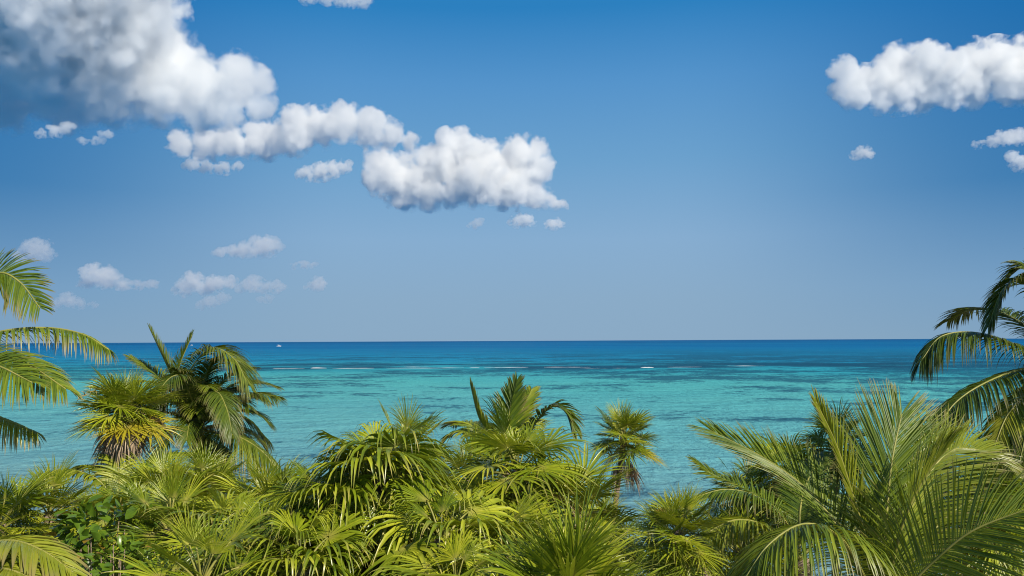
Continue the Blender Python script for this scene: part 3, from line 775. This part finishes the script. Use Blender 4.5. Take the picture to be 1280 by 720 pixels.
fan_palm('limp leaved fan palm at the bottom, left of the bare brown trunk', 378, 705, 7.4, 'limp', 0.9, n=20, dead=1, yellow=1, lo=-35)
fan_palm('fan palm with upright green leaves left of the slim palm', 718, 640, 9.5, 'stiff', 1.0, n=22, dead=2, yellow=1, lo=-30)
fan_palm('fan palm filling the gap under the spear frond', 585, 598, 11.0, 'stiff', 0.9, n=22, dead=0, yellow=1, lo=-30)
fan_palm('fan palm in shade between the yellow-green one and the upright one', 628, 690, 8.0, 'loose', 0.95, n=20, dead=1, yellow=1, lo=-40)
fan_palm('fan palm behind the limp palm, its tips against the water', 506, 566, 12.0, 'stiff', 0.95, n=22, dead=2, yellow=0, lo=-30)
fan_palm('fan palm whose yellow leaves lean toward the foot of the slim palm', 750, 668, 10.5, 'stiff', 0.9, n=22, dead=0, yellow=5, lo=-35)
fan_palm('fan palm with a round flat leaf open to the camera, lower left thicket', 292, 672, 8.6, 'loose', 0.95, n=24, dead=1, yellow=1, lo=-35, first=4.4)
fan_palm('fan palm under the drooping coconut fronds, left thicket', 258, 618, 12.0, 'stiff', 1.0, n=24, dead=2, yellow=1, lo=-30)
fan_palm('fan palm with narrow raised leaves beside the leaning trunk', 208, 622, 11.5, 'stiff', 1.0, n=22, dead=0, yellow=1, lo=-25)
fan_palm('fan palm between the open round leaf and the water gap', 335, 640, 10.5, 'stiff', 1.0, n=24, dead=1, yellow=1, lo=-30)
fan_palm('fan palm with pale leaves right of the broad leaved shrub', 212, 660, 8.8, 'stiff', 0.9, n=22, dead=2, yellow=2, lo=-35)
fan_palm('fan palm at the bottom edge under the open round leaf', 252, 722, 7.0, 'stiff', 0.85, n=20, dead=0, yellow=1, lo=-25)
fan_palm('fan palm with grassy upright leaves left of the broad leaved shrub', 62, 640, 10.5, 'stiff', 0.9, n=24, dead=1, yellow=0, lo=-25)
fan_palm('fan palm cut by the left edge, above the yellow sagging frond', 0, 655, 9.5, 'stiff', 0.9, n=22, dead=2, yellow=1, lo=-30)
fan_palm('fan palm in the shade just below the leaning trunk', 128, 655, 11.0, 'stiff', 0.8, n=22, dead=0, yellow=1, lo=-25)
fan_palm('fan palm behind the broad leaved shrub, pale bladed', 172, 645, 10.0, 'loose', 0.8, n=20, dead=1, yellow=2, lo=-25)
fan_palm('fan palm with glossy leaves between the open round leaf and the limp bottom leaves', 335, 690, 7.9, 'loose', 0.85, n=18, dead=2, yellow=0, lo=-35)
fan_palm('dark fan palm tip rising behind the ribbed coconut fronds', 1046, 552, 13.0, 'stiff', 0.85, n=22, dead=0, yellow=0, lo=-25)
fan_palm('pale dry looking fan palm left of the ribbed coconut fronds', 985, 596, 12.0, 'loose', 0.9, n=24, dead=2, yellow=5, lo=-35)
fan_palm('fan palm in the shade under the two left bending fronds', 925, 690, 10.0, 'stiff', 0.85, n=22, dead=3, yellow=3, lo=-40)
fan_palm('dense green fan palm by the right edge, under the dark arching fronds', 1262, 592, 9.6, 'stiff', 0.85, n=34, dead=0, yellow=1, lo=-40)
fan_palm('fan palm behind the big diagonal frond at the right edge', 1225, 640, 9.0, 'stiff', 0.9, n=22, dead=1, yellow=1, lo=-35)
fan_palm('fan palm seen through the ribbed fronds of the nearest coconut palm', 1130, 610, 11.0, 'loose', 0.95, n=22, dead=2, yellow=1, lo=-35)
fan_palm('fan palm low beside the bushy round one, mostly hidden by left bending fronds', 930, 620, 13.0, 'loose', 0.85, n=20, dead=0, yellow=3, lo=-30)
fan_palm('fan palm in deep shade between limp bottom leaves and upright blades', 570, 730, 6.9, 'loose', 0.8, n=16, dead=1, yellow=1, lo=-30)

# ------------------------------------------------------------------ broad leaved shrubs
broad_shrub('shrub of broad rounded green leaves in the lower left corner of the thicket', 128, 668, 8.6, r=0.45, n=200, leaf=0.17, seed=1)
broad_shrub('small leaved shrub at the bottom between sagging yellow frond and fan palms', 150, 715, 7.8, r=0.42, n=240, leaf=0.11, seed=2)
broad_shrub('shrub showing dark leaves left of the gap to the water', 400, 655, 9.6, r=0.35, n=150, leaf=0.09, seed=3)
# ------------------------------------------------------------------ undergrowth on the dune: uncountable low blades
def undergrowth():
    rn = random.Random(99)
    L = Leafage()
    for i in range(5200):
        x, y = rn.uniform(-15, 15), rn.uniform(4.5, 21)
        z = sand_z(x, y)
        hgt = rn.uniform(0.5, 1.6) * (1.0 if y < 16 else 0.6)
        for k in range(3):
            a = rn.uniform(0, 6.283); h = Vector((cos(a), sin(a), 0)); w = Vector((-sin(a), cos(a), 0)) * rn.uniform(0.015, 0.035)
            rv = rn.random(); rows, t = [], []
            for u in (0, .35, .7, 1):
                c = Vector((x, y, z)) + h * (hgt * 0.65 * u * u) + Vector((0, 0, hgt * (u - 0.35 * u * u)))
                rows.append((c - w * (1 - u * .7), c, c + w * (1 - u * .7)) if u < 1 else (c,)); t.append((u, rv, 0.3 if rv > .8 else 0))
            L.strip(rows, t)
    o = link('undergrowth', L.mesh('undergrowth', [M_UNDER_SHADED]))
    tag(o, 'low leafy undergrowth in the shade between the palm trunks', 'undergrowth', kind='stuff')
undergrowth()

# ------------------------------------------------------------------ surf on the reef
b = NT("surf_foam")
p = b.n('BsdfPrincipled'); p.inputs['Base Color'].default_value = (0.8, 0.82, 0.82, 1); p.inputs['Roughness'].default_value = 0.9
b.l(p.outputs[0], b.out.inputs['Surface'])
def surf(segs):
    rn = random.Random(3); V, F = [], []
    for px0, px1, py, h in segs:
        d = CAM_H * FPX / (py - 426 + (640 - (px0 + px1) / 2) * -0.0047)
        x0, x1 = (px0 - 640) / FPX * d, (px1 - 640) / FPX * d
        n = max(6, int((x1 - x0) / 1.2))
        ring = None
        for i in range(n + 1):
            u = i / n
            x = x0 + (x1 - x0) * u
            a = (max(0.0, sin(pi * u)) ** 0.5) * (0.35 + 0.65 * abs(noise.noise(Vector((x * 0.17, d * 0.1, 2.0)))) * 2)
            yy = d + 2.5 * noise.noise(Vector((x * 0.05, 7.0, 1.0)))
            o = len(V)
            for k in range(5):
                q = pi * k / 4
                V.append((x, yy - cos(q) * (0.25 + 0.9 * a), -0.02 + sin(q) * h * a * rn.uniform(0.7, 1.2)))
            if ring is not None:
                for k in range(4): F.append((ring + k, ring + k + 1, o + k + 1, o + k))
            ring = o
    o = link('surf', mesh('surf', V, F, [b.m]))
    tag(o, 'thin white lines of surf breaking along the reef', 'surf', kind='stuff')
surf([(388, 410, 460, 0.26), (586, 600, 459.5, 0.24), (799, 817, 459.3, 0.30), (412, 470, 460.2, 0.12), (478, 584, 459.8, 0.14), (500, 540, 458.4, 0.07), (602, 664, 459.3, 0.14), (676, 740, 458.8, 0.11), (700, 790, 459.9, 0.06), (820, 880, 458.6, 0.10), (340, 384, 460.6, 0.10), (905, 960, 457.2, 0.08)])

# ------------------------------------------------------------------ far motor boats
M_HULL = plain_material('boat_white', [(0.3, (0.72, 0.72, 0.70)), (0.7, (0.80, 0.80, 0.78))], 1, 0.4)
M_GLASS = plain_material('boat_window_dark', [(0.3, (0.02, 0.03, 0.04)), (0.7, (0.03, 0.04, 0.05))], 1, 0.15)
def motorboat(label, px, py, heading, ln):
    dep = py - 426 - (640 - px) * 0.0047
    d = CAM_H * FPX / dep
    root = empty('motorboat', ((px - 640) / FPX * d, d, 0)); root.rotation_euler.z = heading
    tag(root, label, 'boat', 'far motorboats on the sea')
    V, F = [], []
    st = [(-.5, .16, .10), (-.2, .18, .11), (.15, .17, .13), (.36, .10, .16), (.5, .01, .20)]
    for x, w, z in st: V += [(x * ln, -w * ln, z * ln), (x * ln, -w * .65 * ln, -.04 * ln), (x * ln, w * .65 * ln, -.04 * ln), (x * ln, w * ln, z * ln)]
    for i in range(4):
        for k in range(4): F.append((i * 4 + k, i * 4 + (k + 1) % 4, i * 4 + 4 + (k + 1) % 4, i * 4 + 4 + k))
    F += [(3, 2, 1, 0), (16, 17, 18, 19)]
    link('hull', mesh('hull', V, F, [M_HULL], smooth=False), root)
    def box(name, x0, x1, w0, w1, z0, z1, m, par):
        V = [(x0 * ln, -w0 * ln, z0 * ln), (x1 * ln, -w0 * ln, z0 * ln), (x1 * ln, w0 * ln, z0 * ln), (x0 * ln, w0 * ln, z0 * ln)]
        V += [((x0 + .02) * ln, -w1 * ln, z1 * ln), ((x1 - .06) * ln, -w1 * ln, z1 * ln), ((x1 - .06) * ln, w1 * ln, z1 * ln), ((x0 + .02) * ln, w1 * ln, z1 * ln)]
        return link(name, mesh(name, V, [(3, 2, 1, 0), (4, 5, 6, 7), (0, 1, 5, 4), (1, 2, 6, 5), (2, 3, 7, 6), (3, 0, 4, 7)], [m], smooth=False), par)
    c = box('cabin', -.15, .22, .12, .10, .115, .26, M_HULL, root)
    box('window', -.10, .19, .1225, .1085, .165, .225, M_GLASS, c)
    box('canopy', -.34, .12, .13, .12, .34, .365, M_HULL, root)
    for sx in (-.32, .06):
        for sy in (-.11, .11):
            L = Leafage(); L.tube([(sx * ln, sy * ln, .11 * ln), (sx * ln, sy * ln, .342 * ln)], [.008 * ln] * 2, 6)
            link('canopy_post', L.mesh('canopy_post', [M_HULL]), root)
motorboat('tiny white motorboat below the horizon, alone right of the coconut palm', 349, 433, 0.3, 8.5)
motorboat('tiny white motorboat below the horizon, seen just above the coconut palm fronds', 240, 432, 2.8, 8.0)
